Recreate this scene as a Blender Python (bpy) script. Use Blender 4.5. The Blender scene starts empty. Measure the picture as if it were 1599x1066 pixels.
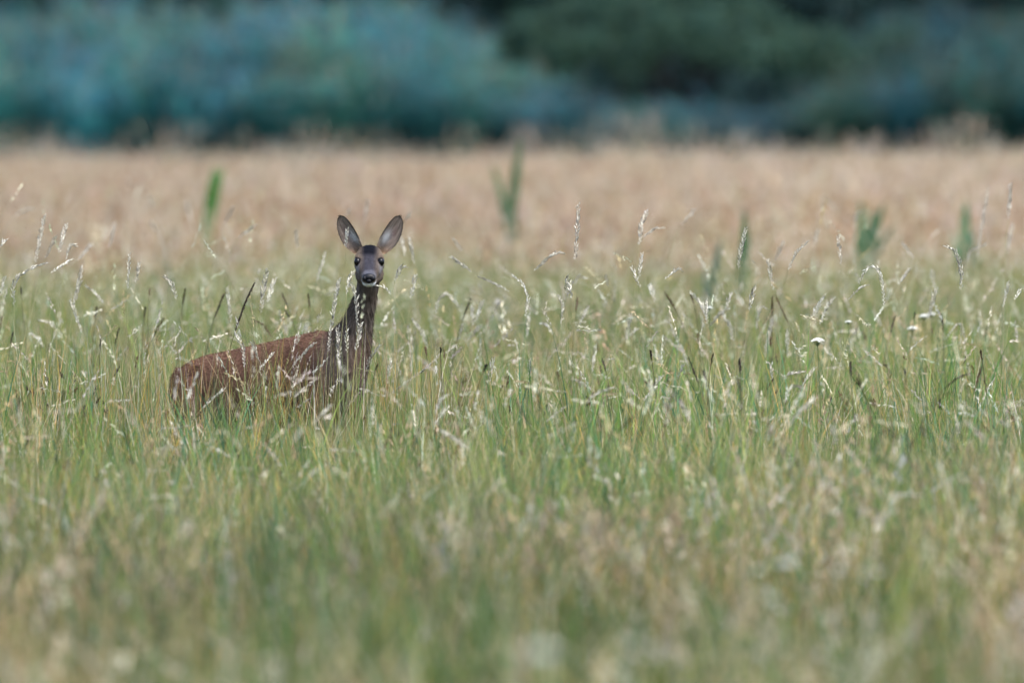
import bpy, bmesh, math, random
import numpy as np
from mathutils import Vector

# ------------------------------------------------------------------ camera, sky, sun, exposure
sc = bpy.context.scene
col = sc.collection
W, H = 1599.0, 1066.0
LENS, CAM_H, FOCUS, HORIZON = 400.0, 1.6, 39.9, 103.0
FPX = LENS / 36.0 * W
PITCH = math.atan((H / 2 - HORIZON) / FPX)
cam_d = bpy.data.cameras.new('camera')
cam = bpy.data.objects.new('camera', cam_d)
col.objects.link(cam)
cam.location = (0, 0, CAM_H)
cam.rotation_euler = (math.pi / 2 - PITCH, 0, 0)
cam_d.lens = LENS
cam_d.sensor_width = 36.0
cam_d.clip_end = 5000
cam_d.dof.use_dof = True
cam_d.dof.focus_distance = FOCUS
cam_d.dof.aperture_fstop = 3.8
sc.camera = cam

SUN_EL, SUN_AZ = 60, 140          # azimuth clockwise from +Y (the view direction)
world = bpy.data.worlds.new('World')
sc.world = world
world.use_nodes = True
wn = world.node_tree
sky = wn.nodes.new('ShaderNodeTexSky')
sky.sky_type = 'NISHITA'
sky.sun_disc = False
sky.sun_elevation = math.radians(SUN_EL)
sky.sun_rotation = math.radians(SUN_AZ)
sky.air_density = 1.0
sky.dust_density = 3.0
sky.ozone_density = 1.0
wn.links.new(sky.outputs[0], wn.nodes['Background'].inputs[0])
wn.nodes['Background'].inputs[1].default_value = 0.10
sun_d = bpy.data.lights.new('sun', 'SUN')
sun_d.energy = 1.5
sun_d.angle = math.radians(35)
sun_d.color = (1.0, 0.95, 0.87)
sun = bpy.data.objects.new('sun', sun_d)
col.objects.link(sun)
a, e = math.radians(SUN_AZ), math.radians(SUN_EL)
to_sun = Vector((math.sin(a) * math.cos(e), math.cos(a) * math.cos(e), math.sin(e)))
sun.rotation_euler = to_sun.to_track_quat('Z', 'Y').to_euler()
sc.view_settings.view_transform = 'Standard'
sc.view_settings.look = 'None'
sc.view_settings.exposure = 1.62
sc.view_settings.gamma = 1.0
sc.cycles.max_bounces = 4
sc.cycles.diffuse_bounces = 2
sc.cycles.transmission_bounces = 3
sc.cycles.transparent_max_bounces = 4
sc.cycles.use_denoising = True
sc.cycles.use_adaptive_sampling = True
sc.cycles.adaptive_threshold = 0.02

rng = np.random.default_rng(11)
random.seed(5)


def at(px, py, Y):
    """photo pixel -> the world point on its ray at depth Y"""
    u, v = (px - W / 2) / FPX, (H / 2 - py) / FPX
    dy = math.cos(PITCH) + v * math.sin(PITCH)
    dz = -math.sin(PITCH) + v * math.cos(PITCH)
    return np.array([u * Y / dy, Y, CAM_H + dz * Y / dy])


def noise2(x, y, s, seed=0):
    """smooth -1..1 patches of size s"""
    r = np.random.default_rng(100 + seed)
    out = np.zeros_like(x, dtype=float)
    for k in range(7):
        th = r.uniform(0, 2 * math.pi)
        f = r.uniform(0.5, 1.7) * 2 * math.pi / s
        out += np.sin(f * (x * math.cos(th) + y * math.sin(th)) + r.uniform(0, 6.28))
    return out / 3.2


# ------------------------------------------------------------------ materials
def leaf_mat(name, tint=True, trans=0.3, rough=0.55, spec=0.25):
    m = bpy.data.materials.new(name)
    m.use_nodes = True
    n, l = m.node_tree.nodes, m.node_tree.links
    p = n['Principled BSDF']
    p.inputs['Roughness'].default_value = rough
    p.inputs['Specular IOR Level'].default_value = spec
    at_ = n.new('ShaderNodeAttribute'); at_.attribute_name = 'tone'
    c = at_.outputs['Color']
    if tint:
        t = n.new('ShaderNodeAttribute'); t.attribute_type = 'INSTANCER'; t.attribute_name = 'tint'
        mx = n.new('ShaderNodeMix'); mx.data_type = 'RGBA'; mx.blend_type = 'MULTIPLY'
        mx.inputs[0].default_value = 1.0
        l.new(c, mx.inputs[6]); l.new(t.outputs['Color'], mx.inputs[7])
        c = mx.outputs[2]
    l.new(c, p.inputs['Base Color'])
    if trans > 0:
        tr = n.new('ShaderNodeBsdfTranslucent')
        l.new(c, tr.inputs['Color'])
        ms = n.new('ShaderNodeMixShader'); ms.inputs[0].default_value = trans
        l.new(p.outputs[0], ms.inputs[1]); l.new(tr.outputs[0], ms.inputs[2])
        l.new(ms.outputs[0], n['Material Output'].inputs['Surface'])
    return m


M_GRASS = leaf_mat('grass_blade')
M_REED = leaf_mat('reed_leaf', trans=0.25)
M_LEAF = leaf_mat('tree_leaf', tint=False, trans=0.25)
M_STALK = leaf_mat('dry_stalk', tint=False, trans=0.25, rough=0.6)
M_FUR = leaf_mat('fur', tint=False, trans=0.0, rough=0.8, spec=0.04)


def coat_mat():
    m = bpy.data.materials.new('deer_coat')
    m.use_nodes = True
    n, l = m.node_tree.nodes, m.node_tree.links
    p = n['Principled BSDF']
    p.inputs['Roughness'].default_value = 0.8
    p.inputs['Specular IOR Level'].default_value = 0.05
    c = n.new('ShaderNodeAttribute'); c.attribute_name = 'tone'
    tc = n.new('ShaderNodeTexCoord')
    nz = n.new('ShaderNodeTexNoise'); nz.inputs['Scale'].default_value = 110; nz.inputs['Detail'].default_value = 4
    mp = n.new('ShaderNodeMapping'); mp.inputs['Scale'].default_value = (1, 1, 0.3)
    l.new(tc.outputs['Object'], mp.inputs[0]); l.new(mp.outputs[0], nz.inputs[0])
    rp = n.new('ShaderNodeMapRange'); rp.inputs[1].default_value = 0.3; rp.inputs[2].default_value = 0.7
    rp.inputs[3].default_value = 0.78; rp.inputs[4].default_value = 1.22
    l.new(nz.outputs[0], rp.inputs[0])
    mx = n.new('ShaderNodeMix'); mx.data_type = 'RGBA'; mx.blend_type = 'MULTIPLY'; mx.inputs[0].default_value = 1
    l.new(c.outputs['Color'], mx.inputs[6]); l.new(rp.outputs[0], mx.inputs[7])
    l.new(mx.outputs[2], p.inputs['Base Color'])
    b = n.new('ShaderNodeBump'); b.inputs['Strength'].default_value = 0.5; b.inputs['Distance'].default_value = 0.004
    l.new(nz.outputs[0], b.inputs['Height']); l.new(b.outputs[0], p.inputs['Normal'])
    return m


M_COAT = coat_mat()


def plain_mat(name, c, rough, spec=0.5, noise=0.0, scale=20):
    m = bpy.data.materials.new(name)
    m.use_nodes = True
    n, l = m.node_tree.nodes, m.node_tree.links
    p = n['Principled BSDF']
    p.inputs['Base Color'].default_value = (*c, 1)
    p.inputs['Roughness'].default_value = rough
    p.inputs['Specular IOR Level'].default_value = spec
    if noise:
        nz = n.new('ShaderNodeTexNoise'); nz.inputs['Scale'].default_value = scale; nz.inputs['Detail'].default_value = 6
        r = n.new('ShaderNodeValToRGB')
        r.color_ramp.elements[0].position = 0.3; r.color_ramp.elements[1].position = 0.7
        r.color_ramp.elements[0].color = (*[v * (1 - noise) for v in c], 1)
        r.color_ramp.elements[1].color = (*[min(1, v * (1 + noise)) for v in c], 1)
        tc = n.new('ShaderNodeTexCoord')
        l.new(tc.outputs['Object'], nz.inputs[0]); l.new(nz.outputs[0], r.inputs[0])
        l.new(r.outputs[0], p.inputs['Base Color'])
        b = n.new('ShaderNodeBump'); b.inputs['Strength'].default_value = 0.4
        l.new(nz.outputs[0], b.inputs['Height']); l.new(b.outputs[0], p.inputs['Normal'])
    return m


M_EYE = plain_mat('eye_black', (0.004, 0.004, 0.006), 0.05, 0.3)
M_NOSE = plain_mat('nose_black', (0.006, 0.007, 0.011), 0.45, 0.3)
M_BARK = plain_mat('bark', (0.012, 0.016, 0.018), 0.9, 0.1, 0.5, 14)
M_SOIL = plain_mat('meadow_soil', (0.085, 0.085, 0.04), 0.95, 0.05, 0.5, 0.6)


# ------------------------------------------------------------------ mesh helpers
def make_mesh(name, v, q, tone=None, smooth=False):
    """v (n,3), q (m,4) quads, tone (n,3)"""
    v = np.asarray(v, np.float32); q = np.asarray(q, np.int32)
    me = bpy.data.meshes.new(name)
    me.vertices.add(len(v)); me.vertices.foreach_set('co', v.ravel())
    me.loops.add(q.size); me.loops.foreach_set('vertex_index', q.ravel())
    me.polygons.add(len(q))
    me.polygons.foreach_set('loop_start', np.arange(0, q.size, q.shape[1], dtype=np.int32))
    if smooth:
        me.polygons.foreach_set('use_smooth', np.ones(len(q), bool))
    if tone is not None:
        t = np.ones((len(v), 4), np.float32); t[:, :3] = np.clip(tone, 0.002, 0.95)
        me.attributes.new('tone', 'FLOAT_COLOR', 'POINT').data.foreach_set('color', t.ravel())
    me.update(calc_edges=True)
    return me


class Bag:
    def __init__(s): s.v, s.q, s.t, s.n = [], [], [], 0
    def add(s, v, q, t):
        v = np.asarray(v, float).reshape(-1, 3); t = np.asarray(t, float)
        if t.ndim == 1: t = np.tile(t, (len(v), 1))
        s.v.append(v); s.q.append(np.asarray(q) + s.n); s.t.append(t); s.n += len(v)
    def mesh(s, name, smooth=False):
        return make_mesh(name, np.concatenate(s.v), np.concatenate(s.q), np.concatenate(s.t), smooth)


def link(name, data, parent=None, mat=None, label=None, cat=None, group=None, kind=None):
    o = bpy.data.objects.new(name, data)
    col.objects.link(o)
    if mat and data is not None and not data.materials: data.materials.append(mat)
    if parent: o.parent = parent
    for k, v in (('label', label), ('category', cat), ('group', group), ('kind', kind)):
        if v: o[k] = v
    return o


def blades(bag, r, n, rad, h, w, lean, bend, tones, seg=4, base=None, tipfade=None):
    """n curved tapering blades; h,w,lean,bend = (lo,hi); returns tip pos, tip dir, height, tone"""
    hh = r.uniform(*h, n); ww = r.uniform(*w, n)
    le = np.abs(r.normal(0, 1, n)) * lean; be = r.uniform(*bend, n)
    az = r.uniform(0, 2 * math.pi, n)
    rr = rad * np.sqrt(r.uniform(0, 1, n)); ra = r.uniform(0, 2 * math.pi, n)
    bx, by = (rr * np.cos(ra), rr * np.sin(ra)) if base is None else base
    ts = np.linspace(0, 1, seg + 1)
    th = le[:, None] + be[:, None] * ts[None, :] ** 1.6
    ds = hh[:, None] / seg
    mid = 0.5 * (th[:, 1:] + th[:, :-1])
    dx = np.concatenate([np.zeros((n, 1)), np.cumsum(np.sin(mid) * ds, 1)], 1)
    dz = np.concatenate([np.zeros((n, 1)), np.cumsum(np.cos(mid) * ds, 1)], 1)
    ca, sa = np.cos(az)[:, None], np.sin(az)[:, None]
    P = np.stack([bx[:, None] + dx * ca, by[:, None] + dx * sa, dz], -1)
    fa = r.uniform(0, math.pi, n)
    side = np.stack([np.cos(fa), np.sin(fa), 0 * fa], -1)[:, None, :]
    wt = (1 - 0.93 * ts ** 2.2)[None, :, None] * ww[:, None, None] * 0.5
    V = np.stack([P - side * wt, P + side * wt], 2).reshape(-1, 3)
    k = 2 * (seg + 1)
    b0 = (np.arange(n) * k)[:, None] + (np.arange(seg) * 2)[None, :]
    Q = np.stack([b0, b0 + 1, b0 + 3, b0 + 2], -1).reshape(-1, 4)
    tones = np.asarray(tones)
    T = tones[:, None, :] * np.ones((1, k, 1))
    if tipfade is not None:
        f = np.repeat(np.clip((ts - 0.55) / 0.45, 0, 1), 2)[None, :, None] * r.uniform(0, 0.9, n)[:, None, None]
        T = T * (1 - f) + np.asarray(tipfade) * f
    bag.add(V, Q, T.reshape(-1, 3))
    d = P[:, -1] - P[:, -2]
    d /= np.linalg.norm(d, axis=1)[:, None]
    return P[:, -1], d, hh, tones


def plume(bag, r, tip, d, n, length, spread, size, tones):
    """n small flat spikelets round the last `length` of each stem"""
    m = len(tip)
    s = r.uniform(0, 1, (m, n))
    env = np.sin(np.pi * np.clip(0.12 + 0.85 * s, 0, 1)) ** 0.8
    c = tip[:, None, :] - d[:, None, :] * ((1 - s) * length)[..., None] + d[:, None, :] * (0.3 * length)
    off = r.normal(0, 1, (m, n, 3)) * (spread * env)[..., None]
    c = (c + off).reshape(-1, 3)
    ax = (d[:, None, :] + r.normal(0, 0.35, (m, n, 3))).reshape(-1, 3)
    ax /= np.linalg.norm(ax, axis=1)[:, None]
    sd = np.cross(ax, r.normal(0, 1, ax.shape)); sd /= np.linalg.norm(sd, axis=1)[:, None] + 1e-9
    L = r.uniform(0.7, 1.3, len(c))[:, None] * size[0]; Wd = size[1]
    V = np.stack([c - ax * L / 2, c - sd * Wd / 2, c + ax * L / 2, c + sd * Wd / 2], 1).reshape(-1, 3)
    Q = np.arange(len(V)).reshape(-1, 4)
    T = np.repeat(np.repeat(tones, n, 0) * r.uniform(0.75, 1.2, (m * n, 1)), 4, 0)
    bag.add(V, Q, T)


def pick(r, n, choices):
    """choices: (weight, rgb) -> n jittered tones"""
    w = np.array([c[0] for c in choices], float); w /= w.sum()
    cs = np.array([c[1] for c in choices], float)
    return cs[r.choice(len(cs), n, p=w)] * r.uniform(0.7, 1.3, (n, 1)) * r.uniform(0.92, 1.08, (n, 3))


GREEN, LIME, BLUEG, OLIVE = (.105, .195, .045), (.210, .265, .062), (.060, .160, .080), (.145, .155, .050)
STRAW, OCHRE, PALE, PINK, RUST, DARK = (.47, .39, .23), (.48, .32, .09), (.70, .66, .55), (.48, .345, .235), (.30, .17, .09), (.045, .035, .03)

protos = bpy.data.collections.new('grass_prototypes')      # not linked to the scene: source meshes only
TYPES = {}
_count = [0]
GREENS = [(5, GREEN), (3.2, LIME), (1.6, BLUEG), (1.4, OLIVE)]
DRY = [(4, STRAW), (2.4, OCHRE), (1, RUST), (1.6, OLIVE), (1, PALE)]


def spots(r, n, size, clump, keepout=None):
    """n foot points over a square (or box) of ground, gathered into loose tussocks"""
    sx, sy = size
    nc = max(3, int(n / 22))
    c = r.uniform(-.5, .5, (nc, 2)) * [sx, sy]
    p_ = c[r.integers(nc, size=n)] + r.normal(0, clump, (n, 2))
    p_ = (p_ + np.array([sx, sy]) / 2) % np.array([sx, sy]) - np.array([sx, sy]) / 2
    if keepout is not None: p_ = p_[~keepout(p_[:, 0], p_[:, 1])]
    return p_[:, 0], p_[:, 1]


# per square metre: count, height, width, lean, bend, tones, segments, head
# head: None or (spikelets, length, spread, (size, width), tones)
SPIKY = (18, .085, .0026, (.015, .0032), [(3, (.62, .59, .48)), (1.5, STRAW)])
AIRY = (16, .12, .012, (.022, .0055), [(4, PINK), (2, STRAW), (1, PALE)])
DARKH = (12, .032, .0020, (.013, .0042), [(1, DARK), (1, (.10, .06, .035))])
MIX = {
    'mid_green': [(5, (.52, .88), (.0015, .0020), .12, (.3, 1.9), [(1, STRAW), (1, OLIVE)], 7, SPIKY), (950, (.18, .46), (.0026, .0056), .15, (.1, .9), GREENS, 4, None), (110, (.30, .56), (.005, .0085), .12, (.05, .7), [(3, BLUEG), (3, GREEN), (1, LIME)], 5, None),
                  (330, (.20, .50), (.0022, .0046), .20, (.1, 1.0), DRY, 4, None), (10, (.34, .60), (.0016, .0022), .16, (.1, 1.0), [(1, STRAW), (1, OLIVE)], 5, SPIKY),
                  (8, (.30, .50), (.0022, .0030), .2, (0, .8), [(1, OLIVE), (1, RUST)], 4, DARKH)],
    'mid_ochre': [(8, (.55, .92), (.0015, .0020), .12, (.3, 1.9), [(1, STRAW), (1, OLIVE)], 7, SPIKY), (680, (.18, .46), (.0026, .0056), .15, (.1, .9), GREENS, 4, None), (50, (.30, .56), (.005, .0085), .12, (.05, .7), [(2, BLUEG), (3, GREEN), (1, LIME)], 5, None),
                  (520, (.20, .48), (.0022, .0046), .2, (.1, 1.0), DRY, 4, None), (14, (.36, .62), (.0016, .0022), .16, (.1, 1.0), [(1, STRAW), (1, OLIVE)], 5, SPIKY),
                  (8, (.32, .50), (.0016, .0024), .14, (.05, .6), [(2, STRAW), (1, PINK)], 4, AIRY), (6, (.30, .50), (.0022, .0030), .2, (0, .8), [(1, OLIVE), (1, RUST)], 4, DARKH)],
    'pale': [(5, (.55, .95), (.0016, .0022), .12, (.3, 1.9), [(1, STRAW), (1, OLIVE)], 7, SPIKY), (720, (.20, .46), (.003, .006), .15, (.1, .9), GREENS, 3, None), (170, (.20, .46), (.0026, .005), .2, (.1, 1.0), DRY, 3, None),
             (20, (.36, .62), (.0018, .0026), .15, (.1, 1.0), [(1, STRAW), (1, OLIVE)], 4, SPIKY), (7, (.32, .50), (.0018, .0028), .14, (.05, .6), [(2, STRAW), (1, PINK)], 3, AIRY)],
    'gold': [(110, (.34, .54), (.0024, .0036), .15, (.05, .5), [(2, STRAW), (1, PINK)], 3, (13, .14, .016, (.030, .0085), [(4, PINK), (1.6, STRAW), (1.2, PALE)])),
             (190, (.22, .46), (.004, .008), .18, (.1, .8), [(3, STRAW), (2, PINK), (1, OLIVE), (1, OCHRE)], 3, None), (45, (.2, .42), (.004, .008), .15, (.1, .8), GREENS, 3, None),
             (9, (.50, .78), (.003, .004), .14, (.1, .8), [(1, STRAW)], 4, (16, .13, .006, (.030, .008), [(1, PALE)]))],
    'deer_front': [(900, (.18, .48), (.0026, .0056), .14, (.1, .8), GREENS, 4, None), (520, (.30, .60), (.0020, .0038), .09, (.05, .5), DRY, 5, None), (190, (.36, .60), (.0028, .005), .08, (.05, .5), GREENS, 5, None),
                   (26, (.42, .66), (.0016, .0022), .12, (.1, 1.0), [(1, STRAW), (1, OLIVE)], 5, SPIKY), (10, (.30, .50), (.0022, .0030), .2, (0, .8), [(1, OLIVE), (1, RUST)], 4, DARKH)],
    'wisp': [(38, (.74, 1.0), (.003, .005), .07, (.05, .5), [(1, STRAW)], 4, (20, .20, .013, (.036, .010), [(3, PALE), (1, PINK)]))],
    'fore_green': [(430, (.20, .50), (.004, .0075), .16, (.1, .9), GREENS, 3, None), (70, (.3, .60), (.007, .011), .12, (.05, .7), [(3, BLUEG), (3, GREEN), (1, LIME)], 4, None),
                   (150, (.2, .48), (.003, .006), .2, (.1, 1.0), DRY, 3, None), (14, (.34, .6), (.002, .003), .15, (.1, 1.0), [(1, STRAW), (1, OLIVE)], 4, SPIKY)],
    'fore_brown': [(230, (.20, .48), (.004, .0075), .16, (.1, .9), GREENS, 3, None), (330, (.2, .50), (.003, .0065), .2, (.1, 1.0), [(2.2, STRAW), (1.5, OCHRE), (2.2, RUST), (3, OLIVE), (.5, PINK)], 3, None),
                   (44, (.34, .56), (.002, .003), .14, (.05, .7), [(2, STRAW), (1, PINK)], 3, (15, .12, .013, (.026, .0065), [(3, (.34, .27, .17)), (2, STRAW), (1, PALE)])), (14, (.34, .62), (.002, .003), .15, (.1, 1.0), [(1, STRAW), (1, OLIVE)], 4, SPIKY)],
}


def grass_patch(kind, size, r, keepout=None):
    b_ = Bag()
    for cnt, h, w, lean, bend, tones, seg, hd_ in MIX[kind]:
        n_ = max(2, int(round(cnt * size[0] * size[1])))
        bx, by = spots(r, n_, size, .05, keepout)
        n_ = len(bx)
        if not n_: continue
        tip_, d_, _, _ = blades(b_, r, n_, 0, h, w, lean, bend, pick(r, n_, tones), seg, (bx, by), (.34, .29, .15) if tones is GREENS else None)
        if hd_: plume(b_, r, tip_, d_, hd_[0], hd_[1], hd_[2], hd_[3], pick(r, n_, hd_[4]))
    return b_


def proto(kind, bag, mat):
    me = bag.mesh('grass_tuft')
    me.materials.append(mat)
    o = bpy.data.objects.new('p%03d' % _count[0], me)
    protos.objects.link(o)
    TYPES.setdefault(kind, []).append(_count[0])
    _count[0] += 1


TILE, TILE_FAR = .5, .9
for kind, n_, sz in (('mid_green', 14, TILE), ('mid_ochre', 10, TILE), ('pale', 10, TILE), ('gold', 10, TILE_FAR), ('fore_green', 8, TILE), ('fore_brown', 8, TILE), ('wisp', 6, .32)):
    for i in range(n_): proto(kind, grass_patch(kind, (sz, sz), rng), M_GRASS)


def scatter_group(collection):
    g = bpy.data.node_groups.new('scatter', 'GeometryNodeTree')
    g.interface.new_socket('Geometry', in_out='INPUT', socket_type='NodeSocketGeometry')
    g.interface.new_socket('Geometry', in_out='OUTPUT', socket_type='NodeSocketGeometry')
    n, l = g.nodes, g.links
    gi, go = n.new('NodeGroupInput'), n.new('NodeGroupOutput')
    ip = n.new('GeometryNodeInstanceOnPoints')
    ci = n.new('GeometryNodeCollectionInfo')
    ci.inputs[0].default_value = collection
    ci.inputs['Separate Children'].default_value = True
    ci.inputs['Reset Children'].default_value = True
    ip.inputs['Pick Instance'].default_value = True
    def named(name, typ):
        a = n.new('GeometryNodeInputNamedAttribute'); a.data_type = typ
        a.inputs['Name'].default_value = name
        return a.outputs[0]
    er = n.new('FunctionNodeEulerToRotation')
    l.new(named('turn', 'FLOAT_VECTOR'), er.inputs[0])
    l.new(gi.outputs[0], ip.inputs['Points'])
    l.new(ci.outputs[0], ip.inputs['Instance'])
    l.new(named('which', 'INT'), ip.inputs['Instance Index'])
    l.new(er.outputs[0], ip.inputs['Rotation'])
    l.new(named('size', 'FLOAT_VECTOR'), ip.inputs['Scale'])
    l.new(ip.outputs[0], go.inputs[0])
    return g


G_GRASS = scatter_group(protos)


def scatter(name, label, cat, pts, which, turn, size, tint, group, mat):
    me = bpy.data.meshes.new(name)
    n = len(pts)
    me.vertices.add(n); me.vertices.foreach_set('co', np.asarray(pts, np.float32).ravel())
    me.attributes.new('turn', 'FLOAT_VECTOR', 'POINT').data.foreach_set('vector', np.asarray(turn, np.float32).ravel())
    me.attributes.new('size', 'FLOAT_VECTOR', 'POINT').data.foreach_set('vector', np.asarray(size, np.float32).ravel())
    me.attributes.new('which', 'INT', 'POINT').data.foreach_set('value', np.asarray(which, np.int32))
    t = np.ones((n, 4), np.float32); t[:, :3] = tint
    me.attributes.new('tint', 'FLOAT_COLOR', 'POINT').data.foreach_set('color', t.ravel())
    me.materials.append(mat)
    o = link(name, me, label=label, cat=cat, kind='stuff')
    mod = o.modifiers.new('scatter', 'NODES'); mod.node_group = group
    return o


# ------------------------------------------------------------------ the ground
def ground_mesh():
    ys = np.concatenate([np.linspace(-60, 0, 8), np.linspace(5, 240, 90), np.geomspace(260, 4000, 14)])
    u = np.linspace(-1, 1, 61)
    V = []
    for y in ys:
        half = 60 + max(0, y) * 1.0
        x = np.sign(u) * np.abs(u) ** 2 * half
        z = 0.015 * noise2(x, np.full_like(x, y), 9, 3) * (abs(y) < 400)
        V.append(np.stack([x, np.full_like(x, y), z], -1))
    n = len(u)
    q = [(i * n + j, i * n + j + 1, (i + 1) * n + j + 1, (i + 1) * n + j) for i in range(len(ys) - 1) for j in range(n - 1)]
    return make_mesh('ground', np.concatenate(V), q, smooth=True)


link('ground', ground_mesh(), mat=M_SOIL, label='flat meadow ground under the tall grass', kind='structure')

# deer torso axis in plan, kept free of tussocks
DA, DB = np.array([-.60, 39.86]), np.array([-1.16, 40.48])


def near_deer(x, y, rad):
    d = DB - DA
    t = np.clip(((x - DA[0]) * d[0] + (y - DA[1]) * d[1]) / (d @ d), 0, 1)
    return (x - DA[0] - t * d[0]) ** 2 + (y - DA[1] - t * d[1]) ** 2 < rad ** 2


def field(y0, y1, tile, margin=1.5):
    """jittered grid of tiles over the wedge the camera looks along"""
    X, Y = [], []
    for j, yy in enumerate(np.arange(y0, y1, tile)):
        half = .0452 * yy + margin
        xs = np.arange(-half, half, tile) + rng.uniform(0, tile)
        X.append(xs); Y.append(np.full_like(xs, yy))
    X, Y = np.concatenate(X), np.concatenate(Y)
    return X + rng.uniform(-.12, .12, len(X)) * tile, Y + rng.uniform(-.2, .2, len(X)) * tile


def choose(weights):
    """weights: {kind: array} -> prototype index per point"""
    ks = list(weights)
    w = np.stack([np.broadcast_to(weights[k], weights[ks[0]].shape) for k in ks], 1).clip(0)
    c = np.cumsum(w / w.sum(1, keepdims=True), 1)
    u = rng.uniform(0, 1, (len(w), 1))
    ki = (u > c).sum(1).clip(0, len(ks) - 1)
    out = np.zeros(len(w), int)
    for j, k in enumerate(ks):
        m = ki == j
        out[m] = rng.choice(TYPES[k], m.sum())
    return out


def ramp(y, *pts):
    return np.interp(y, [p[0] for p in pts], [p[1] for p in pts])


def turns(n):
    return np.stack([rng.normal(0, .04, n), rng.normal(0, .04, n), rng.integers(0, 4, n) * math.pi / 2 + rng.normal(0, .12, n)], 1)


# ------------------------------------------------------------------ the green meadow
DEER_BOX = (-2.0, -.2, 39.25, 41.0)                          # a patch of its own round the deer's legs
x, y = field(10.5, 76, TILE)
keep = ~((x > DEER_BOX[0] - .1) & (x < DEER_BOX[1] + .1) & (y > DEER_BOX[2] - .1) & (y < DEER_BOX[3] + .1))
x, y = x[keep], y[keep]
n1, n2, n3 = noise2(x, y * 0.45, 2.2, 1), noise2(x, y * 0.5, 1.3, 2), noise2(x, y * 0.4, 4, 4)
right = np.clip(x / (0.045 * y), -1.2, 1.2)
one = np.ones_like(x)
hollow = np.exp(-((x / y * FPX + 800 - 1130) / 170) ** 2 - ((y - 27.2) / 2.6) ** 2)      # the hollow in front: greener mix, its shade put into the tint
which = choose({
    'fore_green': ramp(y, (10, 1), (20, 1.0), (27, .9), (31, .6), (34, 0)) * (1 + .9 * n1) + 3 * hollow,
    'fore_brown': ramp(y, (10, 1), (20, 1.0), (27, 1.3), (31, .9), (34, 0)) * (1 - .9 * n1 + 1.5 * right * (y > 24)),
    'mid_green': ramp(y, (29, 0), (33, 2), (42, 2), (52, 1.0), (60, .3), (62, 0)) * (1 + .4 * n1 - .3 * right * (y > 41)),
    'mid_ochre': ramp(y, (29, 0), (33, .5), (40, .4), (46, .8), (56, .4), (60, 0)) * (1 - .4 * n1 + .6 * right * (y > 41)),
    'pale': ramp(y, (42, 0), (52, 1.0), (60, 1.6), (68, 1.2), (76, .6)) * (1 + .3 * n3),
})
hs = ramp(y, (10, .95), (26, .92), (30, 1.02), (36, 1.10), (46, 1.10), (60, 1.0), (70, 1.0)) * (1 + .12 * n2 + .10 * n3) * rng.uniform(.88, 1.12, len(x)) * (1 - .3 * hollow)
bright = rng.uniform(.88, 1.12, len(x)) * (1 + .12 * n3 + .10 * n2) * (1 - .25 * hollow) * (1 + .20 * noise2(x, y * .5, 1.5, 19) * (y < 31)) * ramp(y, (18, 1.15), (21, 1.08), (23.5, .86), (28.5, .78), (31.5, 1.05), (34, 1.1), (45, 1.1), (50, 1))  # the hollow's shade is multiplied in as a darker tint
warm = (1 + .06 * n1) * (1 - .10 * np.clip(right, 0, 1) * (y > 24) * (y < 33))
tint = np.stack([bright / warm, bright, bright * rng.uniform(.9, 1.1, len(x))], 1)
proto('deer_patch', grass_patch('deer_front', (DEER_BOX[1] - DEER_BOX[0], DEER_BOX[3] - DEER_BOX[2]), rng,
      lambda u, v: near_deer(u + (DEER_BOX[0] + DEER_BOX[1]) / 2, v + (DEER_BOX[2] + DEER_BOX[3]) / 2, .15)), M_GRASS)
pts = np.concatenate([np.stack([x, y, 0 * x - .01], 1), [[(DEER_BOX[0] + DEER_BOX[1]) / 2, (DEER_BOX[2] + DEER_BOX[3]) / 2, -.01]]])
which = np.append(which, TYPES['deer_patch'][0])
turn = np.concatenate([turns(len(x)), [[0, 0, 0]]])
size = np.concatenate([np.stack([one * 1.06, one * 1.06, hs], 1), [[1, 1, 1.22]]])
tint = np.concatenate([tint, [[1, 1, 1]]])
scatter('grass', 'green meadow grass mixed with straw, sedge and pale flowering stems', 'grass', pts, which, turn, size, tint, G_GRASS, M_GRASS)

# ------------------------------------------------------------------ the dry field beyond
x, y = field(70, 149, TILE_FAR, 2.2)
n1, n2 = noise2(x, y * 0.3, 4, 5), noise2(x, y * 0.2, 9, 6)
one = np.ones_like(x)
keep = rng.uniform(0, 1, len(x)) < ramp(y, (70, .3), (79, 1))
x, y, n1, n2, one = x[keep], y[keep], n1[keep], n2[keep], one[keep]
which = choose({'gold': one, 'pale': ramp(y, (70, 1.0), (80, .4), (90, .12), (150, .04)) * (1 + n1)})
hs = (1 + .10 * n1 + .06 * n2) * rng.uniform(.86, 1.14, len(x)) * ramp(y, (70, 1), (100, .92), (149, .80))
bright = .80 * rng.uniform(.88, 1.12, len(x)) * (1 + .06 * n2)
tint = np.stack([bright * 1.08, bright * rng.uniform(.94, 1.0, len(x)), bright * rng.uniform(.86, .97, len(x))], 1)
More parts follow.
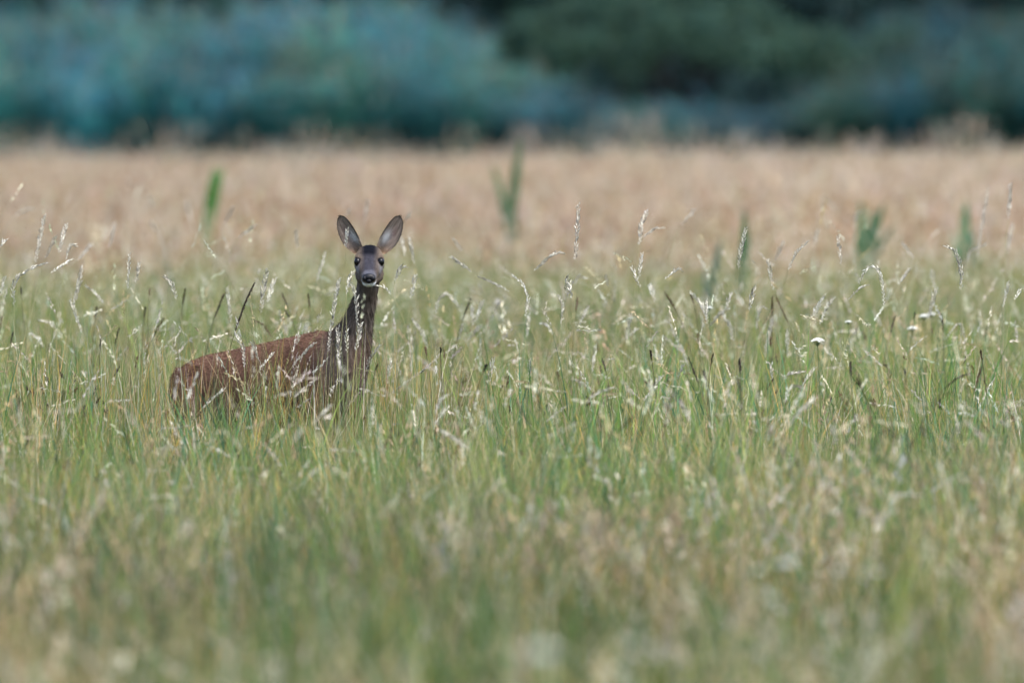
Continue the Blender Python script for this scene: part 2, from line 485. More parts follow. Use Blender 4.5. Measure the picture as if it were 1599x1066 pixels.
# taller wisps at the far edge, standing up against the reeds
wp = np.concatenate([rng.uniform(-60, 1660, 60)] + [c_ + rng.normal(0, w_, k_) for c_, w_, k_ in ((22, 25, 5), (50, 30, 4), (250, 40, 5), (450, 40, 6), (850, 25, 5), (985, 28, 10), (1185, 20, 4), (1335, 25, 4), (1480, 45, 7), (1550, 40, 6))])
wy = rng.uniform(118, 149, len(wp)); wz = rng.uniform(.62, .95, len(wp)) * (1 + .15 * (np.abs(wp - 1520) < 60) + .18 * (np.abs(wp - 985) < 40) + .2 * (np.abs(wp - 22) < 25))
wisp = np.stack([(wp - 800) / FPX * wy, wy, 0 * wy - .01], 1)
scatter('dry_grass', 'pinkish-brown dry grass field in flower in front of the reeds', 'grass',
        np.concatenate([np.stack([x, y, 0 * x - .01], 1), wisp]), np.append(which, rng.choice(TYPES['wisp'], len(wisp))), turns(len(x) + len(wisp)),
        np.concatenate([np.stack([one * 1.08, one * 1.08, hs], 1), np.stack([1 + 0 * wz, 1 + 0 * wz, wz], 1)]), np.concatenate([tint, np.full((len(wisp), 3), .8)]), G_GRASS, M_GRASS)

# ------------------------------------------------------------------ the reed bed
reed_protos = bpy.data.collections.new('reed_prototypes')
R_LEAF, R_TEAL, R_STEM, R_PLUME = (.040, .205, .180), (.024, .180, .215), (.07, .19, .17), (.20, .27, .27)
for i in range(8):
    b = Bag()
    ns = 7
    tip, d, hh, _ = blades(b, rng, ns, .28, (1.7, 2.25), (.007, .010), .05, (.0, .25), pick(rng, ns, [(1, R_STEM)]), 5)
    has = rng.uniform(0, 1, ns) < .55
    if has.any():
        plume(b, rng, tip[has], d[has], 60, .22, .028, (.035, .010), pick(rng, has.sum(), [(2, R_PLUME), (1, (.20, .22, .17))]))
    for s in range(ns):                                     # leaves up each stem
        nl = 12
        hz = rng.uniform(.12, .97, nl) * hh[s]
        az = rng.uniform(0, 6.28, nl)
        L = rng.uniform(.28, .48, nl); wd = rng.uniform(.018, .032, nl)
        base = np.stack([tip[s, 0] * hz / hh[s], tip[s, 1] * hz / hh[s], hz], 1)
        up = rng.uniform(.5, 1.1, nl)
        V, Q = [], []
        for k in range(nl):
            o_ = np.array([math.cos(az[k]), math.sin(az[k]), 0]); sd = np.array([-o_[1], o_[0], 0]) * wd[k] / 2
            pts = [base[k], base[k] + (o_ * .35 + np.array([0, 0, .35 * up[k]])) * L[k],
                   base[k] + (o_ * .72 + np.array([0, 0, .48 * up[k]])) * L[k], base[k] + (o_ * 1.0 + np.array([0, 0, .30 * up[k]])) * L[k]]
            m0 = len(V)
            for p_, f in zip(pts, (.6, 1, .8, .05)): V += [p_ - sd * f, p_ + sd * f]
            for j in range(3): Q.append((m0 + 2 * j, m0 + 2 * j + 1, m0 + 2 * j + 3, m0 + 2 * j + 2))
        b.add(V, Q, np.repeat(pick(rng, nl, [(2, R_LEAF), (2, R_TEAL)]), 8, 0))
    me = b.mesh('reed_clump'); me.materials.append(M_REED)
    reed_protos.objects.link(bpy.data.objects.new('r%03d' % i, me))
G_REED = scatter_group(reed_protos)
n = 3600
y = rng.uniform(150.5, 172, n); x = rng.uniform(-1, 1, n) * (.045 * y + 3.5)
y = np.append(y, rng.uniform(150.5, 155.5, 420)); x = np.append(x, (rng.uniform(790, 1340, 420) - 800) / FPX * y[n:])
px = x / y * FPX + 800
hs = np.interp(px, [0, 300, 640, 720, 860, 960, 1250, 1350, 1420, 1600], [.98, 1.0, 1.0, .92, .66, .56, .56, .80, .98, .92])
ok = ~((px > 850 + 60 * noise2(y, x * 0, 4, 77)) & (px < 1320) & (y > 155.5))
x, y, px, hs = x[ok], y[ok], px[ok], hs[ok]
n = len(x)
gr = noise2(x, y * .1, 1.5, 15)
hs = hs * (1 + .10 * noise2(x, y * .3, 1.8, 7) + .08 * noise2(x, y * .3, .7, 9)) * rng.uniform(.80, 1.12, n) * np.interp(y, [150, 158, 172], [.66, .95, 1.06])
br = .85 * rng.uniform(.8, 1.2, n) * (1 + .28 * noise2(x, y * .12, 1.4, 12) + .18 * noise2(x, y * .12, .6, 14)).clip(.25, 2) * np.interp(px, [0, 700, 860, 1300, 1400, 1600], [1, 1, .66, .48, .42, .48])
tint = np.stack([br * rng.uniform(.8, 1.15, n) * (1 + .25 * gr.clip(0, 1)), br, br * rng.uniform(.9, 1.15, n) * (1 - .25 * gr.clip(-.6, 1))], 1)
turn = np.stack([rng.normal(0, .06, n), rng.normal(0, .06, n), rng.uniform(0, 6.28, n)], 1)
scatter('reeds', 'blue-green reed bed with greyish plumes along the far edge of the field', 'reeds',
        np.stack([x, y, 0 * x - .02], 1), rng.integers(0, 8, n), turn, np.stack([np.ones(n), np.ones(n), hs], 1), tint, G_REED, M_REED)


# ------------------------------------------------------------------ shrubs and trees behind the reeds
def tube(bag, pts, rad, tone, k=7):
    pts = np.asarray(pts, float); n = len(pts)
    V = []
    for i in range(n):
        d = pts[min(i + 1, n - 1)] - pts[max(i - 1, 0)]; d /= np.linalg.norm(d) + 1e-9
        a_ = np.cross(d, [0.3, 0.9, 0.2]); a_ /= np.linalg.norm(a_) + 1e-9
        b_ = np.cross(d, a_)
        for j in range(k):
            t = 2 * math.pi * j / k
            V.append(pts[i] + rad[i] * (math.cos(t) * a_ + math.sin(t) * b_))
    Q = [(i * k + j, i * k + (j + 1) % k, (i + 1) * k + (j + 1) % k, (i + 1) * k + j) for i in range(n - 1) for j in range(k)]
    bag.add(V, Q, tone)


def leaf_cloud(bag, r, centres, radii, per, L, Wd, tones):
    for c, rr in zip(centres, radii):
        v = r.normal(0, 1, (per, 3)); v /= np.linalg.norm(v, axis=1)[:, None]
        p = c + v * (rr * r.uniform(.35, 1.05, (per, 1)) ** .7)
        ax = v * .5 + r.normal(0, .6, (per, 3)) + np.array([0, 0, -.2]); ax /= np.linalg.norm(ax, axis=1)[:, None]
        sd = np.cross(ax, r.normal(0, 1, (per, 3))); sd /= np.linalg.norm(sd, axis=1)[:, None]
        l_ = L * r.uniform(.7, 1.3, (per, 1))
        V = np.stack([p - ax * l_ / 2, p - sd * Wd / 2, p + ax * l_ / 2, p + sd * Wd / 2], 1).reshape(-1, 3)
        t = pick(r, per, tones) * r.uniform(.8, 1.2)
        bag.add(V, np.arange(len(V)).reshape(-1, 4), np.repeat(t, 4, 0))


def woody(name, label, cat, pos, half, height, low, nclump, crad, per, L, Wd, tones, seed, group=None, hollow=.55, stems=5):
    """a shrub or tree: stems with limbs (trunk) and leaf clumps over a dome (crown)"""
    r = np.random.default_rng(seed)
    root = link(name, None, label=label, cat=cat, group=group)
    root.location = pos
    tb, cb = Bag(), Bag()
    cs, rs = [], []
    for i in range(nclump):
        az = r.uniform(0, 6.28); el = math.asin(r.uniform(low, 1.0)) if low < 1 else 1.2
        f = r.uniform(hollow, 1.0)
        c = np.array([math.cos(az) * math.cos(el) * half[0] * f, math.sin(az) * math.cos(el) * half[1] * f,
                      height * (.42 + .52 * math.sin(el) * f)])
        cs.append(c); rs.append(crad * r.uniform(.7, 1.25))
    leaf_cloud(cb, r, cs, rs, per, L, Wd, tones)
    for s in range(stems):
        az = 6.28 * s / stems + r.uniform(-.4, .4)
        b0 = np.array([math.cos(az), math.sin(az), 0]) * .08 * stems
        top = cs[r.integers(len(cs))]
        k1 = b0 * 1.4 + np.array([0, 0, height * .22]); k2 = .5 * k1 + .5 * top + r.normal(0, .1, 3)
        rr = .028 * height if stems < 3 else .018 * height
        tube(tb, [b0 - [0, 0, .1], k1, k2, top], [rr, rr * .8, rr * .5, rr * .15], (.5, .5, .5))
        for q in range(5):
            t2 = cs[r.integers(len(cs))]
            tube(tb, [k1 * .5 + k2 * .5, .5 * (k2 + t2) + r.normal(0, .1, 3), t2], [rr * .45, rr * .3, rr * .08], (.5, .5, .5), 5)
    link('trunk', tb.mesh('trunk', True), root, M_BARK)
    link('crown', cb.mesh('crown'), root, M_LEAF)
    return root


WIL = [(3, (.034, .085, .062)), (2, (.052, .100, .052)), (1.5, (.022, .075, .072))]
DRK = [(2, (.016, .046, .052)), (1, (.022, .060, .055))]
p = at(1030, 260, 160); p[2] = 0
woody('willow_shrub', 'broad dome-shaped green willow bush with dark hollow rising over the reeds', 'shrub', p, (2.75, 2.0), 2.75, .38, 105, .33, 330, .095, .032, WIL, 21, hollow=.86, stems=7)
p = at(1395, 260, 162); p[2] = 0
woody('willow_shrub', 'small grey-green willow bush beside the broad dome-shaped bush', 'shrub', p, (.85, .9), 2.3, .1, 50, .30, 200, .09, .03, WIL, 23, hollow=.6, stems=4)
BRB = [(2, (.014, .045, .050)), (1, (.020, .058, .055))]
bsrc = None
for i, (px_, Y) in enumerate([(-60, 196), (140, 201), (340, 195), (540, 200), (760, 197), (930, 190), (1060, 186), (1190, 189), (1310, 194), (1450, 199), (1640, 196)]):
    p = at(px_, 260, Y); p[2] = 0
    lab = 'dark low thicket filling the hollow under the broad dome-shaped bush' if 900 < px_ < 1330 else 'dark low thicket at the foot of the alder wood'
    if bsrc is None:
        t = bsrc = woody('thicket_bush', lab, 'bush', p, (1.35, 1.0), 2.3, -.9, 90, .42, 130, .13, .08, BRB, 71, 'dark thickets at the foot of the wood', .3, 4)
    else:
        t = bsrc.copy(); col.objects.link(t); t['label'] = lab
        for ch in list(bsrc.children):
            c = ch.copy(); col.objects.link(c); c.parent = t
    t.location = p; t.rotation_euler[2] = i * 2.3
t1 = None
for i, (px_, Y, s) in enumerate([(-80, 214, 1.0), (150, 222, 1.1), (390, 211, .95), (620, 224, 1.05), (860, 212, 1.0), (1090, 226, 1.15), (1310, 210, 1.0), (1530, 220, 1.05), (1720, 212, 1.0)]):
    p = at(px_, 260, Y); p[2] = 0
    lab, grp = {4: 'tall dark alder standing behind one flank of the broad dome-shaped bush', 5: 'tall dark alder standing behind the middle of the broad dome-shaped bush', 6: 'tall dark alder showing in the gap between the two willow bushes', 7: 'tall dark alder standing behind the small grey-green willow bush'}.get(i, 'tall dark alder tree in the shaded wood behind the reeds'), 'dark trees of the wood behind the reeds'
    if i < 2:
        t = woody('alder_tree', lab, 'tree', p, (2.3, 2.2), 8.5, -.75, 170, .62, 120, .17, .11, DRK, 40 + i, grp, .35, 2)
        t1 = (t1 or []) + [t]
    else:
        src = t1[i % 2]
        t = src.copy(); col.objects.link(t); t['label'] = lab
        for ch in list(src.children):
            c = ch.copy(); col.objects.link(c); c.parent = t
    t.location = p; t.scale = (s, s, s); t.rotation_euler[2] = i * 1.9


# ------------------------------------------------------------------ the deer
def ring_tube(bm, pts, lat, ver, side, k=20, expo=2.0, up=None):
    """closed loft of ellipses; side = lateral direction hint"""
    pts = [np.asarray(p_, float) for p_ in pts]
    n = len(pts); rings = []
    for i in range(n):
        d = pts[min(i + 1, n - 1)] - pts[max(i - 1, 0)]; d /= np.linalg.norm(d)
        s = np.asarray(side, float); s = s - d * (s @ d); s /= np.linalg.norm(s)
        u = np.cross(d, s)
        if i == 0: u = u if u[2] >= 0 else -u
        elif u @ lastu < 0: u = -u
        lastu = u
        ring = []
        for j in range(k):
            t = 2 * math.pi * j / k
            ct, st = math.cos(t), math.sin(t)
            ct = math.copysign(abs(ct) ** (2 / expo), ct); st = math.copysign(abs(st) ** (2 / expo), st)
            ring.append(bm.verts.new(pts[i] + lat[i] * ct * s + ver[i] * st * u))
        rings.append(ring)
    for i in range(n - 1):
        for j in range(k):
            bm.faces.new((rings[i][j], rings[i][(j + 1) % k], rings[i + 1][(j + 1) % k], rings[i + 1][j]))
    bm.faces.new(rings[0][::-1]); bm.faces.new(rings[-1])


def ball(bm, c, r3, k=14, m=9):
    c = np.asarray(c, float)
    ring_tube(bm, [c + np.array([0, 0, r3[2] * -math.cos(math.pi * (i + .02) / (m + .04))]) for i in range(m + 1)],
              [max(.0015, r3[0] * math.sin(math.pi * i / m)) for i in range(m + 1)],
              [max(.0015, r3[1] * math.sin(math.pi * i / m)) for i in range(m + 1)], (1, 0, 0), k)


ORI = at(505, 560, 40.06); ORI[2] = 0
def D(px_, py_, Y): return at(px_, py_, Y) - ORI


bm = bmesh.new()
F2 = np.array([.67, -.74, 0]); F2 /= np.linalg.norm(F2)
L2 = np.array([-F2[1], F2[0], 0])
# torso: (px, top py, Y, lateral, vertical)
torso = [(545, 575, 39.90, .045, .070), (538, 552, 39.93, .070, .105), (525, 528, 39.985, .092, .140), (505, 516, 40.05, .103, .158),
         (462, 526, 40.15, .110, .158), (415, 537, 40.24, .115, .150), (370, 546, 40.32, .112, .140), (335, 553, 40.39, .105, .132),
         (309, 562, 40.44, .090, .118), (290, 573, 40.49, .070, .097), (277, 590, 40.53, .038, .06)]
ring_tube(bm, [D(a_, b_, c_) - np.array([0, 0, v_]) for a_, b_, c_, l_, v_ in torso], [t[3] for t in torso], [t[4] for t in torso], L2, 24, 2.2)
neck = [(541, 625, 39.96, .050, .060), (543, 600, 39.96, .062, .080), (546, 570, 39.965, .067, .095), (550, 540, 39.965, .066, .090), (556, 514, 39.955, .058, .074), (563, 490, 39.935, .046, .060),
        (569, 470, 39.92, .041, .053), (574, 450, 39.905, .039, .050), (577, 425, 39.895, .041, .048), (577, 402, 39.885, .040, .042)]
ring_tube(bm, [D(a_, b_, c_) for a_, b_, c_, l_, v_ in neck], [t[3] for t in neck], [t[4] for t in neck], (1, -.12, 0), 20)
# withers bridge between neck and back
br_ = [(520, 530, 40.03, .06, .06), (536, 517, 39.99, .05, .055), (549, 500, 39.965, .04, .045)]
ring_tube(bm, [D(a_, b_ + 14, c_) for a_, b_, c_, l_, v_ in br_], [t[3] for t in br_], [t[4] for t in br_], L2, 16)
# head: axis from the poll forward and down
HP = D(577, 399, 39.885)
PH = math.radians(20)
HF = np.array([0, -math.cos(PH), -math.sin(PH)]); HU = np.array([0, -math.sin(PH), math.cos(PH)])
head = [(-.030, .000, .030, .030), (-.01, 0, .043, .036), (.02, -.002, .050, .040), (.05, -.004, .0535, .042), (.075, -.006, .0525, .040), (.10, -.011, .0455, .036),
        (.13, -.016, .034, .031), (.16, -.019, .0275, .026), (.18, -.021, .0255, .024), (.195, -.022, .021, .018), (.203, -.023, .012, .011)]
ring_tube(bm, [HP + HF * s_ + HU * o_ for s_, o_, w_, h_ in head], [h[2] for h in head], [h[3] for h in head], (1, 0, 0), 24, 2.3)
# jaw and cheeks
jaw = [(-.01, -.048, .044, .032), (.03, -.056, .051, .034), (.07, -.054, .049, .030), (.11, -.045, .036, .022), (.15, -.043, .024, .014), (.178, -.0405, .021, .0075), (.189, -.0400, .015, .005)]
ring_tube(bm, [HP + HF * s_ + HU * o_ for s_, o_, w_, h_ in jaw], [h[2] for h in jaw], [h[3] for h in jaw], (1, 0, 0), 18)
for s in (-1, 1):                                           # brow ridges over the eyes
    c = HP + HF * .078 + HU * .021 + np.array([s * .036, 0, 0])
    ball(bm, c, (.014, .018, .011))
W3 = D(520, 600, 40.02); W3[2] = 0
HIP = D(328, 600, 40.40); HIP[2] = 0
for s, st in ((-1, .06), (1, -.03)):                        # front legs
    b0 = W3 + L2 * s * .065
    pts = [b0 + [0, 0, .50], b0 + [0, 0, .40] - F2 * .01, b0 + [0, 0, .34] - F2 * .02 + F2 * st * .3, b0 + [0, 0, .21] + F2 * st * .7, b0 + [0, 0, .19] + F2 * st * .7,
           b0 + [0, 0, .075] + F2 * st, b0 + [0, 0, .035] + F2 * (st + .02), b0 + [0, 0, 0.0] + F2 * (st + .03)]
    ring_tube(bm, pts, [.045, .042, .032, .021, .020, .0145, .017, .019], [.075, .06, .040, .024, .022, .0155, .018, .024], L2, 12)
for s, st in ((-1, -.05), (1, .10)):                        # hind legs
    b0 = HIP + L2 * s * .06 + F2 * st
    pts = [b0 + [0, 0, .47], b0 + [0, 0, .40] + F2 * .03, b0 + [0, 0, .33] + F2 * .06, b0 + [0, 0, .285] + F2 * .0, b0 + [0, 0, .245] - F2 * .10,
           b0 + [0, 0, .215] - F2 * .115, b0 + [0, 0, .075] - F2 * .08, b0 + [0, 0, .035] - F2 * .06, b0 + [0, 0, 0.0] - F2 * .045]
    ring_tube(bm, pts, [.06, .062, .048, .034, .022, .019, .0145, .017, .019], [.10, .095, .07, .05, .028, .023, .016, .018, .024], L2, 12)
# short tail stub
ring_tube(bm, [D(282, 578, 40.52), D(272, 592, 40.545), D(270, 604, 40.55)], [.022, .018, .006], [.018, .014, .005], L2, 10)
bmesh.ops.recalc_face_normals(bm, faces=bm.faces)
tmp = bpy.data.meshes.new('tmp'); bm.to_mesh(tmp); bm.free()
to = bpy.data.objects.new('tmp', tmp); col.objects.link(to)
md = to.modifiers.new('r', 'REMESH'); md.mode = 'VOXEL'; md.voxel_size = .0050; md.use_smooth_shade = True
ms_ = to.modifiers.new('s', 'SMOOTH'); ms_.factor = .5; ms_.iterations = 5
dg = bpy.context.evaluated_depsgraph_get()
body_me = bpy.data.meshes.new_from_object(to.evaluated_get(dg))
bpy.data.objects.remove(to)
body_me.name = 'body'
nv = len(body_me.vertices)
bv = np.zeros(nv * 3, np.float32); body_me.vertices.foreach_get('co', bv); bv = bv.reshape(-1, 3).astype(float)
bn = np.zeros(nv * 3, np.float32); body_me.vertices.foreach_get('normal', bn); bn = bn.reshape(-1, 3).astype(float)


def sm(x, a_, b_):
    t = np.clip((x - a_) / (b_ - a_), 0, 1)
    return t * t * (3 - 2 * t)


def deer_tone(v, nrm):
    """coat colours by place on the body, plus shade painted under the jaw"""
    red, redb = np.array([.120, .066, .048]), np.array([.165, .092, .064])
    grey, face, fore = np.array([.085, .070, .060]), np.array([.135, .125, .125]), np.array([.005, .0055, .009])
    cheek, white, buff = np.array([.105, .083, .066]), np.array([.62, .64, .68]), np.array([.26, .20, .15])
    T = np.tile(red, (len(v), 1))
    def mix(c, m):
        nonlocal T
        T = T * (1 - m[:, None]) + c * m[:, None]
    mix(redb, .5 + .5 * np.clip(noise2(v[:, 0] * 1.0, v[:, 2], .09, 31), -1, 1) * .8)
    mix(np.array([.20, .15, .11]), sm(.42 - v[:, 2], -.02, .08))                                   # paler belly and legs
    # neck and breast: grey-brown
    rel = (v - D(545, 540, 39.975))
    along = rel @ F2
    mix(grey, sm(along + .30 * rel[:, 2] + .012 * noise2(v[:, 2], v[:, 0], .06, 41), -.115, .015))
    # neck streaks
    st = noise2(v[:, 0] * 1.0, v[:, 2] * .22, .018, 33)
    mn = sm(v[:, 2], .52, .60) * sm(along, -.03, .02)
    T *= (1 + .35 * st * mn)[:, None]
    mix(np.array([.20, .105, .07]), sm(along, .055, .10) * (1 - sm(v[:, 2], .60, .70)) * .25)          # warmer breast edge
    h = v - HP
    s_, u_, x_ = h @ HF, h @ HU, h[:, 0]
    inhead = sm(s_, -.045, -.015) * sm(u_, -.10, -.085) * (v[:, 2] > .80)
    mix(cheek, inhead)
    ax = np.abs(x_)
    mix(buff * .8, inhead * sm(ax, .032, .05) * sm(u_, .0, .03) * (1 - sm(s_, .05, .08)))          # buff temples
    top = sm(u_, -.022, .002)
    mix(face * np.array([.27, .29, .38]), inhead * top * (1 - sm(ax, .010, .040)))                # grey-blue blaze
    mix(fore, inhead * sm(u_, .008, .020) * (1 - sm(ax, .013, .036)) * (1 - sm(s_, .060, .095)))  # dark forehead
    mix(np.array([.25, .25, .28]), inhead * np.exp(-((s_ - .105) / .022) ** 2 - ((ax - .040) / .012) ** 2 - ((u_ + .01) / .02) ** 2) * .8)   # pale under the eyes
    mix(np.array([.20, .21, .26]), inhead * sm(s_, .150, .168) * sm(u_, -.022, -.008) * .28)   # pale above the nose
    mix(np.array([.012, .011, .012]), inhead * (1 - sm(np.sqrt((s_ - .093) ** 2 + (u_ - .012) ** 2 + (ax - .0405) ** 2), .0145, .0185)))   # dark eyelids
    low = 1 - sm(u_, -.030, -.024)
    mix(white * 1.25, inhead * sm(s_, .150, .162) * low)                                             # white lips and chin
    mix(np.array([.07, .055, .045]), sm(-np.abs(v[:, 2] - .795), -.028, -.01) * sm(-np.abs(x_), -.05, -.03) * (s_ < .12) * (along > 0) * .75)  # shadow of the jaw painted into the neck colour
    mix(np.array([.02, .02, .02]), (v[:, 2] < .045).astype(float))                                # hooves
    return T * rng.uniform(.9, 1.1, (len(v), 1))


bt = deer_tone(bv, bn)
tt = np.ones((nv, 4), np.float32); tt[:, :3] = np.clip(bt, .003, .9)
body_me.attributes.new('tone', 'FLOAT_COLOR', 'POINT').data.foreach_set('color', tt.ravel())
body_me.materials.clear(); body_me.materials.append(M_COAT)
deer = link('roe_deer', None, label='red-brown roe deer with large upright ears looking out of the tall grass', cat='deer')
deer.location = ORI
link('body', body_me, deer)

# fur: short hairs lying back and down over the coat
idx = rng.choice(nv, 52000)
b0 = bv[idx]; nn = bn[idx]
flow = np.tile(-F2 * .8 + np.array([0, 0, -.5]), (len(idx), 1))
hd = b0 - HP
isneck = ((b0 - D(545, 540, 39.975)) @ F2 > -.01) & (b0[:, 2] > .36)
flow[isneck] = np.array([0, .1, -1.0])
ishead = (hd @ HF > -.03) & (b0[:, 2] > .80) & isneck
flow[ishead] = -HF
flow = flow - nn * (flow * nn).sum(1)[:, None]
flow /= np.linalg.norm(flow, axis=1)[:, None] + 1e-6
dirv = flow + nn * rng.uniform(.12, .45, (len(idx), 1)) + rng.normal(0, .15, (len(idx), 3))
dirv /= np.linalg.norm(dirv, axis=1)[:, None]
Lh = np.where(ishead, .007, np.where(isneck, .010 + .010 * np.clip((b0[:, 2] - .5) / .15, 0, 1), .012)) * rng.uniform(.6, 1.3, len(idx))
sd = np.cross(dirv, rng.normal(0, 1, dirv.shape)); sd /= np.linalg.norm(sd, axis=1)[:, None]
wf = np.where(ishead, .0005, .0009)[:, None]
V = np.stack([b0 - sd * wf - nn * .001, b0 + sd * wf - nn * .001, b0 + sd * wf * .2 + dirv * Lh[:, None], b0 - sd * wf * .2 + dirv * Lh[:, None]], 1).reshape(-1, 3)
ft = np.repeat(bt[idx] * np.where(isneck & ~ishead, rng.uniform(.35, 2.3, len(idx)), rng.uniform(.7, 1.35, len(idx)))[:, None], 4, 0)
link('fur', make_mesh('fur', V, np.arange(len(V)).reshape(-1, 4), ft), deer, M_FUR, kind='stuff')


def ear(side):
    base = D(577 + side * 16.5, 394, 39.905); tipp = D(577 + side * 47.5, 337.5, 39.90)
    if side < 0: tipp = D(530.5, 337.5, 39.90)
    ax = tipp - base; L = np.linalg.norm(ax); ax /= L
    fwd = np.array([.12 if side > 0 else -.38, -1, 0]); fwd -= ax * (fwd @ ax); fwd /= np.linalg.norm(fwd)
    lat = np.cross(ax, fwd); lat *= math.copysign(1, lat[0] * side)     # outward
    nt, ns = 26, 17
    V, T = [], []
    for layer in (0, 1):
        for i in range(nt):
            t = i / (nt - 1)
            w = np.interp(t, [0, .06, .15, .3, .45, .6, .75, .88, .95, 1], [.016, .0205, .0255, .0302, .0315, .0300, .0262, .0198, .0140, .0040])
            dep = np.interp(t, [0, .2, .5, .8, 1], [.026, .024, .018, .009, .001])
            for j in range(ns):
                s_ = -1 + 2 * j / (ns - 1)
                bow = .006 * math.sin(math.pi * t)
                p_ = base + ax * (t * L) + lat * (s_ * w + bow) + fwd * (-(1 - s_ * s_) * dep + .004 * layer * -1)
                if layer: p_ = p_ - fwd * .0015
                V.append(p_)
                rim = sm(np.array(abs(s_)), .80, .95) * sm(np.array(t), .15, .4) + sm(np.array(t), .93, .99)
                rim = min(1.0, float(rim))
                inner = np.array([.225, .185, .160]) * (1 + .35 * float(noise2(np.array([s_ * .3]), np.array([t * .25]), .12, 50)[0]))
                wht = math.exp(-((s_ + .38) / .42) ** 2 - ((t - .36) / .19) ** 2)
                pk = math.exp(-((s_ - .1) / .35) ** 2 - ((t - .55) / .16) ** 2) * .45
                buff = math.exp(-(t / .16) ** 2) * .8
                c = inner * (1 - pk) + np.array([.20, .10, .095]) * pk
                c = c * (1 - buff) + np.array([.24, .16, .10]) * buff
                c = c * (1 - wht) + np.array([.78, .80, .84]) * wht
                c = c * (1 - rim) + np.array([.022, .02, .02]) * rim
                if layer: c = np.array([.11, .085, .065]) * (1 - .6 * rim)
                T.append(c)
    Q = []
    m = nt * ns
    for i in range(nt - 1):
        for j in range(ns - 1):
            a_ = i * ns + j
            Q.append((a_, a_ + 1, a_ + ns + 1, a_ + ns)); Q.append((m + a_, m + a_ + ns, m + a_ + ns + 1, m + a_ + 1))
        for j in (0, ns - 1):
            a_ = i * ns + j; Q.append((a_, a_ + ns, m + a_ + ns, m + a_))
    for i in (0, nt - 1):
        for j in range(ns - 1):
            a_ = i * ns + j; Q.append((a_, a_ + 1, m + a_ + 1, m + a_))
    o = link('ear', make_mesh('ear', V, Q, T, True), deer, M_FUR)
    # pale tufts inside, dark fringe at the rim
    V, T = np.array(V), np.array(T)
    r = np.random.default_rng(60 + side)
    ii = r.choice(m, 900)
    wh = np.argsort(-T[:m].sum(1))[:m // 5]; ii[:350] = r.choice(wh, 350)
    p0 = V[ii]; dv = ax * .7 + fwd * .5 + r.normal(0, .25, (900, 3)); dv /= np.linalg.norm(dv, axis=1)[:, None]
    sdv = np.cross(dv, r.normal(0, 1, (900, 3))); sdv /= np.linalg.norm(sdv, axis=1)[:, None]
    Lh = r.uniform(.007, .020, (900, 1)) * (1 - .6 * (ii // ns / nt))[:, None]
    HV = np.stack([p0 - sdv * .0006, p0 + sdv * .0006, p0 + sdv * .0001 + dv * Lh, p0 - sdv * .0001 + dv * Lh], 1).reshape(-1, 3)
    link('ear_hair', make_mesh('ear_hair', HV, np.arange(len(HV)).reshape(-1, 4), np.repeat(T[ii] * r.uniform(.9, 1.6, (900, 1)), 4, 0)), o, M_FUR, kind='stuff')


ear(-1); ear(1)


def blob(name, parts, mat):
    b_ = bmesh.new()
    for c, r3 in parts: ball(b_, c, r3, 18, 12)
    bmesh.ops.recalc_face_normals(b_, faces=b_.faces)
    me = bpy.data.meshes.new(name); b_.to_mesh(me); b_.free()
    me.polygons.foreach_set('use_smooth', np.ones(len(me.polygons), bool))
    return link(name, me, deer, mat)


for s in (-1, 1):
    blob('eye', [(HP + HF * .093 + HU * .012 + np.array([s * .0405, 0, 0]), (.0128, .0135, .0145))], M_EYE)
NC = HP + HF * .196 + HU * -.0085
b_ = bmesh.new()
ball(b_, NC + np.array([0, 0, .003]), (.0235, .0125, .0125), 20, 12)
ball(b_, NC + np.array([0, -.001, -.010]), (.0120, .0100, .0095))
for s in (-1, 1): ball(b_, NC + np.array([s * .0150, -.002, -.001]), (.0090, .0105, .0105))
bmesh.ops.recalc_face_normals(b_, faces=b_.faces)
me = bpy.data.meshes.new('nose'); b_.to_mesh(me); b_.free()
me.polygons.foreach_set('use_smooth', np.ones(len(me.polygons), bool))
link('nose', me, deer, M_NOSE)


# ------------------------------------------------------------------ single stalks standing out of the grass
def smooth_line(pts, n):
    pts = np.asarray(pts, float)
    s = np.concatenate([[0], np.cumsum(np.linalg.norm(np.diff(pts, axis=0), axis=1))])
    u = np.linspace(0, s[-1], n)
    P = np.stack([np.interp(u, s, pts[:, k]) for k in range(3)], 1)
    for _ in range(3):
        P[1:-1] = .25 * P[:-2] + .5 * P[1:-1] + .25 * P[2:]
    return P


def auto_depth(py, r):
    d = FPX * (CAM_H - .56) / (py - HORIZON)
    if py < 470: d = r.uniform(39.0, 43.0)
    return float(np.clip(d, 34.5, 43.5))


def stem_of(P, r, zlow=0.0):
    """continue a head's lower end down to the soil in a soft curve"""
    b_, d = P[-1], P[-1] - P[-3]
    d = d / (np.linalg.norm(d) + 1e-9)
    foot = np.array([b_[0] + d[0] * .22 + r.uniform(-.05, .05), b_[1] + r.uniform(-.05, .05), zlow - .01])
    c1 = b_ + d * .10; c2 = np.array([.5 * (c1[0] + foot[0]) + d[0] * .05, .5 * (c1[1] + foot[1]), .45 * max(c1[2], .1)])
    t = np.linspace(0, 1, 9)[:, None]
    return (1 - t) ** 3 * b_ + 3 * (1 - t) ** 2 * t * c1 + 3 * (1 - t) * t * t * c2 + t ** 3 * foot


